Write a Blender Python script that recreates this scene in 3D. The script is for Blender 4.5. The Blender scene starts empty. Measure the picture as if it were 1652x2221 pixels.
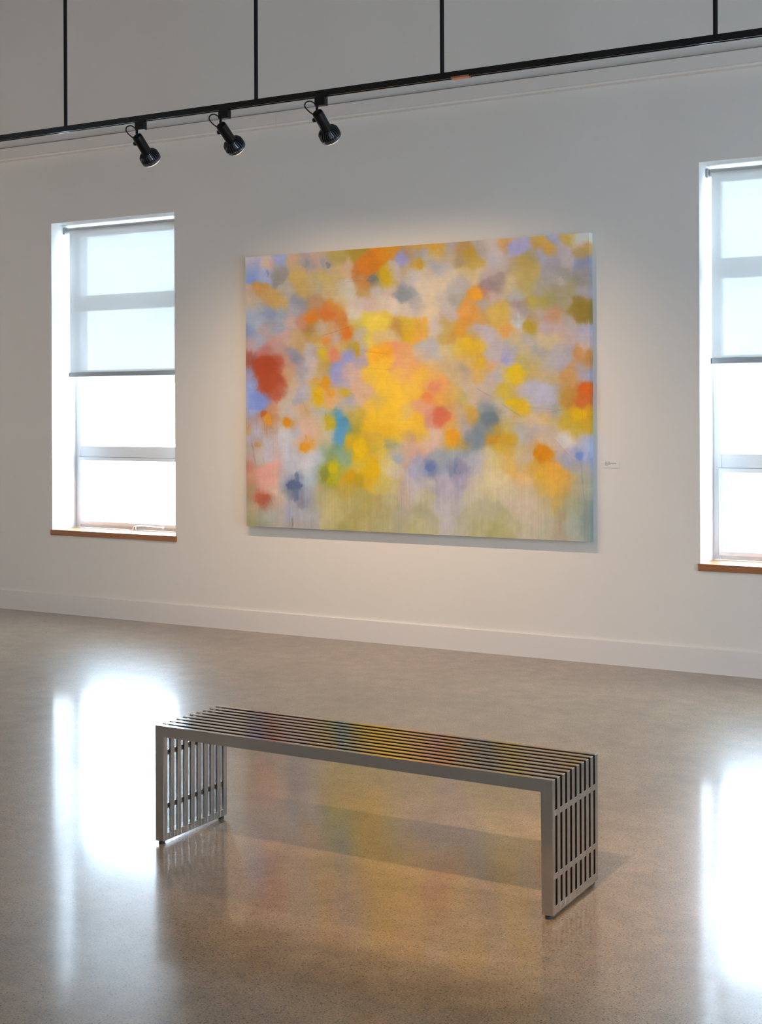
import bpy, bmesh, math, random
import numpy as np
from mathutils import Vector, Matrix

# ---------------------------------------------------------------- camera, world, exposure
scene = bpy.context.scene
col = scene.collection
IMG_W, IMG_H = 1652, 2221
CAM = dict(f=2982.87, yaw=0.51988, pitch=0.00103, roll=-0.00403, cy=-217.08, loc=(4.5, -8.2052, 1.6))

def cam_axes():
    cy, sy = math.cos(CAM['yaw']), math.sin(CAM['yaw'])
    fwd = Vector((-sy, cy, 0)); right = Vector((cy, sy, 0)); up = Vector((0, 0, 1))
    cp, sp = math.cos(CAM['pitch']), math.sin(CAM['pitch'])
    f2 = fwd * cp - up * sp; u2 = up * cp + fwd * sp
    cr, sr = math.cos(CAM['roll']), math.sin(CAM['roll'])
    return right * cr + u2 * sr, u2 * cr - right * sr, f2

cam_data = bpy.data.cameras.new('camera')
cam = bpy.data.objects.new('camera', cam_data)
col.objects.link(cam)
R_, U_, F_ = cam_axes()
m = Matrix.Identity(4)
for i in range(3):
    m[i][0] = R_[i]; m[i][1] = U_[i]; m[i][2] = -F_[i]; m[i][3] = CAM['loc'][i]
cam.matrix_world = m
cam_data.sensor_fit = 'AUTO'
cam_data.sensor_width = 36.0
cam_data.lens = CAM['f'] / IMG_H * 36.0
cam_data.shift_y = CAM['cy'] / IMG_H
cam_data.clip_start = 0.05
cam_data.clip_end = 200
scene.camera = cam

SKY = 35.0
world = bpy.data.worlds.new('overcast_sky')
scene.world = world
world.use_nodes = True
bg = world.node_tree.nodes['Background']
bg.inputs['Color'].default_value = (0.69, 0.845, 1.0, 1)
bg.inputs['Strength'].default_value = SKY

vs = scene.view_settings
vs.view_transform = 'Standard'
vs.look = 'None'
vs.exposure = 0.0
vs.gamma = 1.0
vs.use_curve_mapping = False

WARM = (1.0, 0.71, 0.44)
PAINT_LAMP_W = 86.0       # each of the three lamps aimed at the canvas
FILL_LAMP_W = 330.0       # fill lamps added for warm bounce off the left-hand wall, outside the view
FLOOR_LAMP_W = 300.0       # lamps aimed down at the bench and floor

# light portals in the window openings: they add no light, they only guide sampling of the sky
WIN_Z0, WIN_Z1 = 0.6626, 3.0990
WIN_W = 1.2336
WIN_X = [-3.2146, 2.0323, 7.28]            # left edge of each opening (the third lies right of the frame)
for wx in WIN_X:
    ld = bpy.data.lights.new('window_portal', 'AREA')
    ld.shape = 'RECTANGLE'; ld.size = WIN_W; ld.size_y = WIN_Z1 - WIN_Z0
    ld.cycles.is_portal = True
    lo = bpy.data.objects.new('window_portal', ld)
    col.objects.link(lo)
    lo.location = (wx + WIN_W / 2, 0.40, (WIN_Z0 + WIN_Z1) / 2)
    lo.rotation_euler = (-math.pi / 2, 0, 0)     # faces -y, into the room
RX_RIGHT = 9.2
FILL_WIN_Y = [-3.2, -6.4, -9.6]             # windows added to the right-hand wall for daylight, outside the view: y of their edge nearest the picture wall
for wy in FILL_WIN_Y:
    ld = bpy.data.lights.new('window_portal', 'AREA')
    ld.shape = 'RECTANGLE'; ld.size = WIN_Z1 - WIN_Z0; ld.size_y = WIN_W
    ld.cycles.is_portal = True
    lo = bpy.data.objects.new('window_portal', ld)
    col.objects.link(lo)
    lo.location = (RX_RIGHT + 0.40, wy - WIN_W / 2, (WIN_Z0 + WIN_Z1) / 2)
    lo.rotation_euler = (0, math.pi / 2, 0)      # faces -x, into the room

# ---------------------------------------------------------------- helpers
def link(name, me, mat=None, parent=None):
    o = bpy.data.objects.new(name, me)
    col.objects.link(o)
    if mat is not None and me is not None and not me.materials:
        me.materials.append(mat)
    if parent is not None:
        o.parent = parent
    return o

def tag(o, label=None, cat=None, group=None, kind=None):
    if label: o['label'] = label
    if cat: o['category'] = cat
    if group: o['group'] = group
    if kind: o['kind'] = kind
    return o

def empty(name, loc=(0, 0, 0)):
    o = bpy.data.objects.new(name, None)
    col.objects.link(o)
    o.location = loc
    o.empty_display_size = 0.05
    return o

def copy_tree(o, parent=None):
    c = o.copy(); col.objects.link(c); c.parent = parent
    for ch in list(o.children):
        copy_tree(ch, c)
    return c

class MB:
    def __init__(s): s.bm = bmesh.new()
    def box(s, x0, x1, y0, y1, z0, z1):
        vs_ = [s.bm.verts.new(p) for p in ((x0,y0,z0),(x1,y0,z0),(x1,y1,z0),(x0,y1,z0),(x0,y0,z1),(x1,y0,z1),(x1,y1,z1),(x0,y1,z1))]
        for f in ((0,3,2,1),(4,5,6,7),(0,1,5,4),(1,2,6,5),(2,3,7,6),(3,0,4,7)):
            s.bm.faces.new([vs_[i] for i in f])
        return s
    def prism(s, pts, axis, a, b):
        def mk(p, t):
            if axis == 0: return (t, p[0], p[1])
            if axis == 1: return (p[0], t, p[1])
            return (p[0], p[1], t)
        A = [s.bm.verts.new(mk(p, a)) for p in pts]; B = [s.bm.verts.new(mk(p, b)) for p in pts]
        n = len(pts)
        s.bm.faces.new(A); s.bm.faces.new(B[::-1])
        for i in range(n):
            s.bm.faces.new((A[i], B[i], B[(i+1) % n], A[(i+1) % n]))
        return s
    def lathe(s, prof, seg=24, mat=None, cap=True):
        """prof: (radius, height) along +z, transformed by mat"""
        mat = mat or Matrix.Identity(4)
        rings = []
        for r, h in prof:
            if r < 1e-6:
                rings.append([s.bm.verts.new(mat @ Vector((0, 0, h)))])
            else:
                rings.append([s.bm.verts.new(mat @ Vector((r*math.cos(2*math.pi*i/seg), r*math.sin(2*math.pi*i/seg), h))) for i in range(seg)])
        for a, b in zip(rings, rings[1:]):
            for i in range(seg):
                j = (i+1) % seg
                if len(a) == 1 and len(b) == 1: continue
                if len(a) == 1: s.bm.faces.new((a[0], b[i], b[j]))
                elif len(b) == 1: s.bm.faces.new((a[i], a[j], b[0]))
                else: s.bm.faces.new((a[i], a[j], b[j], b[i]))
        if cap:
            if len(rings[0]) > 1: s.bm.faces.new(rings[0][::-1])
            if len(rings[-1]) > 1: s.bm.faces.new(rings[-1])
        return s
    def tube(s, pts, r, seg=10):
        pts = [Vector(p) for p in pts]
        rings = []
        prev = None
        for i, p in enumerate(pts):
            d = (pts[min(i+1, len(pts)-1)] - pts[max(i-1, 0)]).normalized()
            if prev is None:
                u = d.orthogonal().normalized()
            else:
                u = (prev - d * prev.dot(d)).normalized()
            prev = u
            w = d.cross(u)
            rings.append([s.bm.verts.new(p + u*r*math.cos(2*math.pi*k/seg) + w*r*math.sin(2*math.pi*k/seg)) for k in range(seg)])
        for a, b in zip(rings, rings[1:]):
            for i in range(seg):
                s.bm.faces.new((a[i], a[(i+1) % seg], b[(i+1) % seg], b[i]))
        s.bm.faces.new(rings[0][::-1]); s.bm.faces.new(rings[-1])
        return s
    def bevel(s, w, seg=2):
        bmesh.ops.bevel(s.bm, geom=list(s.bm.edges), offset=w, segments=seg, affect='EDGES', profile=0.5, clamp_overlap=True)
        return s
    def mesh(s, name, smooth=False):
        bmesh.ops.recalc_face_normals(s.bm, faces=list(s.bm.faces))
        me = bpy.data.meshes.new(name)
        s.bm.to_mesh(me); s.bm.free()
        if smooth:
            for p in me.polygons: p.use_smooth = True
            me.set_sharp_from_angle(angle=math.radians(40))
        return me
    def build(s, name, mat, parent=None, smooth=False):
        return link(name, s.mesh(name, smooth), mat, parent)

def spline(pts, n=8):
    """Catmull-Rom through the points"""
    P = [Vector(p) for p in pts]
    P = [P[0]*2 - P[1]] + P + [P[-1]*2 - P[-2]]
    out = []
    for i in range(1, len(P)-2):
        for k in range(n):
            t = k / n
            a, b, c, d = P[i-1], P[i], P[i+1], P[i+2]
            out.append(0.5*((2*b) + (c-a)*t + (2*a-5*b+4*c-d)*t*t + (3*b-a-3*c+d)*t**3))
    out.append(P[-2])
    return out

# ---------------------------------------------------------------- materials
def new_mat(name):
    mt = bpy.data.materials.new(name)
    mt.use_nodes = True
    nt = mt.node_tree
    return mt, nt, nt.nodes['Principled BSDF']

def N(nt, t, **kw):
    n = nt.nodes.new(t)
    for k, v_ in kw.items():
        setattr(n, k, v_)
    return n

def simple(name, rgb, rough=0.5, metal=0.0, spec=0.5, noise=0.0, scale=40):
    mt, nt, b = new_mat(name)
    b.inputs['Base Color'].default_value = (*rgb, 1)
    b.inputs['Roughness'].default_value = rough
    b.inputs['Metallic'].default_value = metal
    b.inputs['Specular IOR Level'].default_value = spec
    if noise:
        tc = N(nt, 'ShaderNodeTexCoord'); nz = N(nt, 'ShaderNodeTexNoise')
        nz.inputs['Scale'].default_value = scale; nz.inputs['Detail'].default_value = 4
        nt.links.new(tc.outputs['Object'], nz.inputs['Vector'])
        bp = N(nt, 'ShaderNodeBump'); bp.inputs['Strength'].default_value = noise; bp.inputs['Distance'].default_value = 0.002
        nt.links.new(nz.outputs['Fac'], bp.inputs['Height']); nt.links.new(bp.outputs['Normal'], b.inputs['Normal'])
    return mt

def wall_material(name, rgb):
    mt, nt, b = new_mat(name)
    tc = N(nt, 'ShaderNodeTexCoord')
    big = N(nt, 'ShaderNodeTexNoise'); big.inputs['Scale'].default_value = 0.9; big.inputs['Detail'].default_value = 5
    nt.links.new(tc.outputs['Object'], big.inputs['Vector'])
    rp = N(nt, 'ShaderNodeMapRange'); rp.inputs['To Min'].default_value = 0.965; rp.inputs['To Max'].default_value = 1.02
    nt.links.new(big.outputs['Fac'], rp.inputs['Value'])
    mx = N(nt, 'ShaderNodeVectorMath', operation='SCALE'); mx.inputs[0].default_value = rgb
    nt.links.new(rp.outputs['Result'], mx.inputs['Scale']); nt.links.new(mx.outputs[0], b.inputs['Base Color'])
    fine = N(nt, 'ShaderNodeTexNoise'); fine.inputs['Scale'].default_value = 160; fine.inputs['Detail'].default_value = 3
    nt.links.new(tc.outputs['Object'], fine.inputs['Vector'])
    bp = N(nt, 'ShaderNodeBump'); bp.inputs['Strength'].default_value = 0.25; bp.inputs['Distance'].default_value = 0.0015
    nt.links.new(fine.outputs['Fac'], bp.inputs['Height']); nt.links.new(bp.outputs['Normal'], b.inputs['Normal'])
    b.inputs['Roughness'].default_value = 0.6
    b.inputs['Specular IOR Level'].default_value = 0.25
    return mt

def floor_material():
    mt, nt, b = new_mat('polished_concrete')
    L = nt.links.new
    tc = N(nt, 'ShaderNodeTexCoord')
    def noise(scale, detail=4, rough=0.55, vec=None):
        n = N(nt, 'ShaderNodeTexNoise'); n.inputs['Scale'].default_value = scale
        n.inputs['Detail'].default_value = detail; n.inputs['Roughness'].default_value = rough
        L(vec if vec else tc.outputs['Object'], n.inputs['Vector']); return n
    def ramp(src, stops):
        r = N(nt, 'ShaderNodeValToRGB'); e = r.color_ramp.elements
        while len(e) < len(stops): e.new(0.5)
        for el, (p, c) in zip(e, stops):
            el.position = p; el.color = (*c, 1) if isinstance(c, tuple) else (c, c, c, 1)
        L(src, r.inputs['Fac']); return r
    def mix(fac, a, bb, mode='MIX'):
        n = N(nt, 'ShaderNodeMix', data_type='RGBA', blend_type=mode)
        if isinstance(fac, float): n.inputs['Factor'].default_value = fac
        else: L(fac, n.inputs['Factor'])
        for s_, v_ in (('A', a), ('B', bb)):
            sk = [i for i in n.inputs if i.name == s_ and i.type == 'RGBA'][0]
            if isinstance(v_, tuple): sk.default_value = (*v_, 1)
            else: L(v_, sk)
        return [o for o in n.outputs if o.type == 'RGBA'][0]
    cloud = ramp(noise(1.1, 6, 0.62).outputs['Fac'], [(0.3, (0.185, 0.124, 0.070)), (0.7, (0.290, 0.200, 0.118))])
    mott = ramp(noise(9, 6, 0.7).outputs['Fac'], [(0.3, 0.74), (0.7, 1.16)])
    c = mix(1.0, cloud.outputs['Color'], mott.outputs['Color'], 'MULTIPLY')
    sand = ramp(noise(150, 3, 0.7).outputs['Fac'], [(0.3, 0.55), (0.7, 1.42)])
    c = mix(1.0, c, sand.outputs['Color'], 'MULTIPLY')
    # dark and pale grains of aggregate, a few millimetres across
    def grains(scale, th, keep_lo, keep_hi, rand=1.0):
        v_ = N(nt, 'ShaderNodeTexVoronoi'); v_.inputs['Scale'].default_value = scale; v_.inputs['Randomness'].default_value = rand
        L(tc.outputs['Object'], v_.inputs['Vector'])
        sep = N(nt, 'ShaderNodeSeparateColor'); L(v_.outputs['Color'], sep.inputs['Color'])
        size = N(nt, 'ShaderNodeMapRange'); size.inputs['From Min'].default_value = keep_lo; size.inputs['From Max'].default_value = keep_hi
        size.inputs['To Min'].default_value = 0.0; size.inputs['To Max'].default_value = th
        L(sep.outputs[0], size.inputs['Value'])
        lt = N(nt, 'ShaderNodeMath', operation='LESS_THAN'); L(v_.outputs['Distance'], lt.inputs[0]); L(size.outputs['Result'], lt.inputs[1])
        return lt.outputs[0]
    c = mix(grains(175, 0.46, 0.58, 1.0), c, (0.058, 0.041, 0.027))
    c = mix(grains(110, 0.34, 0.86, 1.0), c, (0.036, 0.026, 0.018))
    c = mix(grains(190, 0.32, 0.93, 1.0), c, (0.46, 0.37, 0.26))
    L(c, b.inputs['Base Color'])
    # polish: a clear sealed surface with wear and fine scratches
    rr = ramp(noise(1.6, 8, 0.7).outputs['Fac'], [(0.3, 0.085), (0.72, 0.135)])
    mp = N(nt, 'ShaderNodeMapping'); mp.inputs['Scale'].default_value = (5, 120, 1); mp.inputs['Rotation'].default_value = (0, 0, 0.35)
    L(tc.outputs['Object'], mp.inputs['Vector'])
    scr = ramp(noise(1.0, 3, 0.6, mp.outputs['Vector']).outputs['Fac'], [(0.62, 0.0), (0.74, 0.10)])
    ra = N(nt, 'ShaderNodeMath', operation='ADD'); L(rr.outputs['Color'], ra.inputs[0]); L(scr.outputs['Color'], ra.inputs[1])
    b.inputs['Coat Weight'].default_value = 1.0
    b.inputs['Coat IOR'].default_value = 1.5
    L(ra.outputs[0], b.inputs['Coat Roughness'])
    b.inputs['Roughness'].default_value = 0.36
    b.inputs['IOR'].default_value = 1.5
    b.inputs['Specular IOR Level'].default_value = 0.22
    return mt

def steel_material():
    mt, nt, b = new_mat('brushed_steel')
    L = nt.links.new
    tc = N(nt, 'ShaderNodeTexCoord')
    mp = N(nt, 'ShaderNodeMapping'); mp.inputs['Scale'].default_value = (14, 500, 500)
    L(tc.outputs['Object'], mp.inputs['Vector'])
    nz = N(nt, 'ShaderNodeTexNoise'); nz.inputs['Scale'].default_value = 1.0; nz.inputs['Detail'].default_value = 3
    L(mp.outputs['Vector'], nz.inputs['Vector'])
    r = N(nt, 'ShaderNodeMapRange'); r.inputs['To Min'].default_value = 0.10; r.inputs['To Max'].default_value = 0.17
    L(nz.outputs['Fac'], r.inputs['Value']); L(r.outputs['Result'], b.inputs['Roughness'])
    b.inputs['Base Color'].default_value = (0.56, 0.555, 0.545, 1)
    b.inputs['Metallic'].default_value = 1.0
    return mt

def glass_material():
    mt = bpy.data.materials.new('window_glass'); mt.use_nodes = True
    nt = mt.node_tree; nt.nodes.clear()
    out = N(nt, 'ShaderNodeOutputMaterial'); tr = N(nt, 'ShaderNodeBsdfTransparent'); gl = N(nt, 'ShaderNodeBsdfGlossy')
    tr.inputs['Color'].default_value = (0.93, 0.96, 0.97, 1); gl.inputs['Roughness'].default_value = 0.02
    # Schlick reflectance, the same from either side of the pane
    ge = N(nt, 'ShaderNodeNewGeometry')
    dt = N(nt, 'ShaderNodeVectorMath', operation='DOT_PRODUCT'); nt.links.new(ge.outputs['Normal'], dt.inputs[0]); nt.links.new(ge.outputs['Incoming'], dt.inputs[1])
    ab = N(nt, 'ShaderNodeMath', operation='ABSOLUTE'); nt.links.new(dt.outputs['Value'], ab.inputs[0])
    om = N(nt, 'ShaderNodeMath', operation='SUBTRACT'); om.inputs[0].default_value = 1.0; nt.links.new(ab.outputs[0], om.inputs[1])
    pw = N(nt, 'ShaderNodeMath', operation='POWER'); nt.links.new(om.outputs[0], pw.inputs[0]); pw.inputs[1].default_value = 5.0
    fr = N(nt, 'ShaderNodeMath', operation='MULTIPLY_ADD'); nt.links.new(pw.outputs[0], fr.inputs[0]); fr.inputs[1].default_value = 0.96; fr.inputs[2].default_value = 0.04
    mx = N(nt, 'ShaderNodeMixShader')
    nt.links.new(fr.outputs[0], mx.inputs[0]); nt.links.new(tr.outputs[0], mx.inputs[1]); nt.links.new(gl.outputs[0], mx.inputs[2])
    nt.links.new(mx.outputs[0], out.inputs['Surface'])
    return mt

def blind_material():
    mt = bpy.data.materials.new('blind_screen_fabric'); mt.use_nodes = True
    nt = mt.node_tree; nt.nodes.clear()
    out = N(nt, 'ShaderNodeOutputMaterial')
    df = N(nt, 'ShaderNodeBsdfDiffuse'); tl = N(nt, 'ShaderNodeBsdfTranslucent'); tr = N(nt, 'ShaderNodeBsdfTransparent')
    df.inputs['Color'].default_value = (0.80, 0.80, 0.79, 1); tl.inputs['Color'].default_value = (0.80, 0.81, 0.80, 1)
    # a fine woven mesh: its threads let a little of the view through
    m1 = N(nt, 'ShaderNodeMixShader'); m1.inputs[0].default_value = 0.055
    nt.links.new(df.outputs[0], m1.inputs[1]); nt.links.new(tl.outputs[0], m1.inputs[2])
    m2 = N(nt, 'ShaderNodeMixShader'); m2.inputs[0].default_value = 0.14
    nt.links.new(m1.outputs[0], m2.inputs[1]); nt.links.new(tr.outputs[0], m2.inputs[2])
    nt.links.new(m2.outputs[0], out.inputs['Surface'])
    return mt

def emissive(name, rgb, strength):
    mt, nt, b = new_mat(name)
    b.inputs['Base Color'].default_value = (0.8, 0.8, 0.8, 1)
    b.inputs['Emission Color'].default_value = (*rgb, 1)
    b.inputs['Emission Strength'].default_value = strength
    b.inputs['Roughness'].default_value = 0.3
    return mt

def wood_material():
    mt, nt, b = new_mat('sill_wood')
    L = nt.links.new
    tc = N(nt, 'ShaderNodeTexCoord'); mp = N(nt, 'ShaderNodeMapping'); mp.inputs['Scale'].default_value = (2, 40, 60)
    L(tc.outputs['Object'], mp.inputs['Vector'])
    nz = N(nt, 'ShaderNodeTexNoise'); nz.inputs['Scale'].default_value = 1.5; nz.inputs['Detail'].default_value = 5
    L(mp.outputs['Vector'], nz.inputs['Vector'])
    r = N(nt, 'ShaderNodeValToRGB'); e = r.color_ramp.elements
    e[0].position = 0.3; e[0].color = (0.30, 0.115, 0.045, 1); e[1].position = 0.75; e[1].color = (0.42, 0.18, 0.075, 1)
    L(nz.outputs['Fac'], r.inputs['Fac']); L(r.outputs['Color'], b.inputs['Base Color'])
    b.inputs['Roughness'].default_value = 0.35
    return mt

M = dict(
    wall=wall_material('wall_paint', (0.805, 0.78, 0.757)),
    trim=wall_material('trim_paint', (0.82, 0.775, 0.75)),
    base=wall_material('baseboard_paint', (0.79, 0.765, 0.76)),
    ceiling=wall_material('ceiling_paint', (0.36, 0.34, 0.32)),
    floor=floor_material(), steel=steel_material(), glass=glass_material(), blind=blind_material(), wood=wood_material(),
    reveal=simple('window_reveal_paint', (0.86, 0.86, 0.86), 0.5),
    frame=simple('window_frame_paint', (0.80, 0.81, 0.83), 0.32),
    gasket=simple('window_gasket', (0.16, 0.17, 0.18), 0.6),
    handle=simple('window_handle_metal', (0.72, 0.70, 0.67), 0.3, metal=1.0),
    roller=simple('blind_roller_metal', (0.46, 0.47, 0.47), 0.5),
    bar=simple('blind_bar_metal', (0.36, 0.39, 0.42), 0.45),
    bracket=simple('blind_bracket', (0.05, 0.06, 0.08), 0.5),
    black=simple('black_metal', (0.003, 0.003, 0.004), 0.35, spec=0.3),
    rail=simple('black_rail', (0.006, 0.006, 0.007), 0.16),
    conductor=simple('rail_slot_metal', (0.35, 0.35, 0.36), 0.25, metal=1.0),
    copper=simple('joint_copper', (0.55, 0.26, 0.14), 0.35, metal=1.0),
    heatsink=simple('grey_heatsink', (0.13, 0.135, 0.15), 0.3, metal=0.9),
    lens=emissive('lamp_lens', (1.0, 0.95, 0.9), 0.5),
    rubber=simple('foot_black', (0.02, 0.02, 0.02), 0.5),
    pale_lip=simple('trim_lip_pale', (0.90, 0.87, 0.84), 0.5),
    trim_shade=simple('painted_trim_shade', (0.30, 0.26, 0.23), 0.8),  # dark tone for the shade painted in above the trim
    card=simple('card_white', (0.80, 0.78, 0.77), 0.6),
    ink=simple('card_ink', (0.12, 0.11, 0.11), 0.6),
    ground=simple('pale_ground', (0.55, 0.56, 0.57), 0.9),
)

# ---------------------------------------------------------------- the room
RX0, RX1, RY0, RY1, RZ1 = -6.5, RX_RIGHT, -13.0, 0.0, 5.3
WT = 0.42                                   # wall thickness
def structure(name, mb, mat, label, cat=None):
    o = mb.build(name, mat)
    return tag(o, label, cat, kind='structure')

structure('floor', MB().box(RX0 - .3, RX1 + WT, RY0 - WT, RY1 + WT, -0.2, 0.0), M['floor'],
          'polished brown concrete floor with dark speckles reflecting the windows', 'floor')
structure('ceiling', MB().box(RX0 - .3, RX1 + WT, RY0 - WT, RY1 + WT, RZ1, RZ1 + .2), M['ceiling'], 'high plain ceiling above the hanging track', 'ceiling')
mb = MB()
xs = RX0 - .3
for wx in WIN_X:
    mb.box(xs, wx, 0, WT, 0, RZ1)
    mb.box(wx, wx + WIN_W, 0, WT, 0, WIN_Z0 - 0.0425)
    mb.box(wx, wx + WIN_W, 0, WT, WIN_Z1, RZ1)
    xs = wx + WIN_W
mb.box(xs, RX1 + WT, 0, WT, 0, RZ1)
structure('wall_back', mb, M['wall'], 'tall off-white painted wall with deep window openings behind the bench', 'wall')
structure('wall_left', MB().box(RX0 - .3, RX0, RY0, 0, 0, RZ1), M['wall'], 'off-white side wall left of the view', 'wall')
mb = MB()
ys = 0.0
for wy in FILL_WIN_Y:
    mb.box(RX1, RX1 + WT, wy, ys, 0, RZ1)
    mb.box(RX1, RX1 + WT, wy - WIN_W, wy, 0, WIN_Z0 - 0.0425)
    mb.box(RX1, RX1 + WT, wy - WIN_W, wy, WIN_Z1, RZ1)
    ys = wy - WIN_W
mb.box(RX1, RX1 + WT, RY0 - WT, ys, 0, RZ1)
structure('wall_right', mb, M['wall'], 'off-white side wall with added windows right of the view', 'wall')
structure('wall_front', MB().box(RX0 - .3, RX1, RY0 - WT, RY0, 0, RZ1), M['wall'], 'off-white wall behind the viewer', 'wall')
structure('ground_outside', MB().box(-40, 45, WT + 0.05, 60, -0.6, -0.3), M['ground'], 'pale ground outside the windows', 'ground')

# baseboard: a flat board with an eased top edge
bbz = 0.1524
structure('baseboard_back', MB().prism([(0.0, 0.0), (-0.0150, 0.0), (-0.0150, bbz - .003), (-0.012, bbz), (0.0, bbz)], 0, RX0, RX1), M['base'],
          'off-white flat baseboard along the foot of the window wall', 'baseboard')

# picture rail: long boards with a chamfered lower edge, butt-jointed
trim = tag(empty('trim_1', (0, 0, 3.6418)), 'off-white horizontal trim band high on the wall with a pale lower edge', 'trim', kind='structure')
tz0, tz1 = 0.0, 0.0904
def trim_profile(p):
    return [(0.0, tz0 + .006), (-p, tz0 + .006), (-p, tz1 - .002), (-p + .002, tz1), (0.0, tz1)]
for x0, x1, p in ((RX0, -1.0166, 0.055), (-1.0146, 4.6, 0.057), (4.602, RX1, 0.055)):
    bd_ = MB().prism(trim_profile(p), 0, x0, x1).build('board', M['trim'], trim)
    MB().prism([(0.0, tz0 - .009), (-p - .001, tz0 - .009), (-p - .005, tz0 - .004), (-p - .005, tz0 + .004), (-p - .001, tz0 + .008), (0.0, tz0 + .008)], 0, x0 + .0005, x1 - .0005).build('pale_lip', M['pale_lip'], bd_)  # second piece: a paler lip along the board's lower edge
    MB().box(x0 + .0005, x1 - .0005, -p + .004, 0.0, tz1, tz1 + .006).build('shade_strip', M['trim_shade'], bd_)  # dark strip that paints in the shade line above the trim

# ---------------------------------------------------------------- windows
Y_FR0, Y_FR1, Y_GL = 0.275, 0.345, 0.315
def window(i, wx, label):
    root = tag(empty('window_%d' % i, (wx, 0, WIN_Z0)), label, 'window', kind='structure')
    H = WIN_Z1 - WIN_Z0
    def part(name, x0, x1, y0, y1, z0, z1, mat, bev=0.003, parent=root):
        return MB().box(x0, x1, y0, y1, z0 - WIN_Z0, z1 - WIN_Z0).bevel(bev).build(name, mat, parent)
    W_ = WIN_W
    st = 0.050
    part('stile', 0.0, st, Y_FR0, Y_FR1, WIN_Z0, WIN_Z1, M['frame'])
    part('stile', W_ - st, W_, Y_FR0, Y_FR1, WIN_Z0, WIN_Z1, M['frame'])
    rails = [(WIN_Z0, 0.700), (1.2327, 1.322), (1.818, 1.935), (2.418, 2.540), (3.022, WIN_Z1)]
    for z0, z1 in rails:
        part('rail', st, W_ - st, Y_FR0 + .001, Y_FR1 - .001, z0, z1, M['frame'])
    # glazing beads and panes of the three fixed lights
    for (a, b) in ((1, 2), (2, 3), (3, 4)):
        z0, z1 = rails[a][1], rails[b][0]
        part('pane', st, W_ - st, Y_GL, Y_GL + .006, z0, z1, M['glass'], .0005)
    # opening sash at the bottom
    s0, s1 = rails[0][1], rails[1][0]
    sm = MB()
    x0, x1, z0, z1, w = st - .014, W_ - st + .014, s0 - .010 - WIN_Z0, s1 + .0 - WIN_Z0, 0.026
    sm.box(x0, x0 + w, Y_FR0 - .012, Y_FR1 - .02, z0, z1)
    sm.box(x1 - w, x1, Y_FR0 - .012, Y_FR1 - .02, z0, z1)
    sm.box(x0 + w, x1 - w, Y_FR0 - .012, Y_FR1 - .02, z0, z0 + w)
    sm.box(x0 + w, x1 - w, Y_FR0 - .012, Y_FR1 - .02, z1 - w, z1)
    sash = sm.build('sash', M['frame'], root)
    MB().box(x0 + w, x1 - w, Y_GL, Y_GL + .006, z0 + w, z1 - w).build('pane', M['glass'], sash)
    gm = MB()
    for (a, b, c, d) in ((x0 - .004, x1 + .004, z1, z1 + .003), (x0 - .004, x0, z0, z1), (x1, x1 + .004, z0, z1)):
        gm.box(a, b, Y_FR0 - .0015, Y_FR0 + .004, c, d)
    gm.build('gasket', M['gasket'], root)
    # folding crank handle on the bottom rail
    hx0, hx1 = 0.62, 0.92
    hz = 0.6745 - WIN_Z0
    hm = MB()
    hm.lathe([(.016, 0), (.020, .004), (.016, .022), (.009, .028)], 16, Matrix.Translation((hx0 + .02, Y_FR0 - .03, hz - .008)))
    hm.tube(spline([(hx0 + .02, Y_FR0 - .03, hz + .016), (hx0 + .09, Y_FR0 - .034, hz + .022), (hx1 - .07, Y_FR0 - .034, hz + .018), (hx1, Y_FR0 - .034, hz + .014)], 5), .006, 8)
    hm.lathe([(.0, 0), (.011, .002), (.012, .016), (.0, .022)], 12, Matrix.Translation((hx1, Y_FR0 - .034, hz + .004)))
    hm.box(hx0 - .03, hx0 + .06, Y_FR0 - .045, Y_FR0 - .001, hz - .0118, hz - .006)
    hm.build('crank_handle', M['handle'], root, smooth=True)
    # wooden sill board, slightly proud of the wall
    sl = MB(); sl.box(0.0, W_, 0.0, Y_FR0, -0.0425, 0.0); sl.box(-0.0095, W_ + .014, -0.014, 0.0, -0.0425, 0.0)
    sl.build('sill', M['wood'], root)
    return root

def blind(wx, gap, label):
    root = tag(empty('roller_blind', (wx, 0.165, 1.878)), label, 'blind', 'roller blinds in the windows')
    zr = 3.052 - 1.878
    rot = Matrix.Rotation(math.pi / 2, 4, 'Y')
    MB().lathe([(.026, 0), (.026, WIN_W - .044)], 24, Matrix.Translation((.024, 0, zr)) @ rot).build('roller_tube', M['roller'], root, smooth=True)
    for x0, x1 in ((0.002, .018), (WIN_W - .018, WIN_W - .002)):
        bm_ = MB().box(x0, x1, -.030, .030, zr - .030, zr + .030); bm_.bevel(.004)
        bm_.build('bracket', M['roller'], root)
    MB().lathe([(.012, 0), (.012, .008)], 14, Matrix.Translation((.017, 0, zr)) @ rot).build('bracket_pin', M['bracket'], root, smooth=True)
    x0, x1 = gap, WIN_W - gap * .6
    fm = MB(); fm.box(x0, x1, -.0275, -.0268, 0.034, zr)
    fm.build('fabric', M['blind'], root)
    bb = MB().box(x0 - .002, x1 + .002, -.036, -.018, 0.0, 0.037).bevel(.005, 3)
    bar = bb.build('bottom_bar', M['bar'], root, smooth=True)
    cap = MB().box(x0 - .006, x0 - .0025, -.036, -.018, 0.001, 0.036).bevel(.001).build('end_cap', M['bracket'], bar)
    return root

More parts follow.
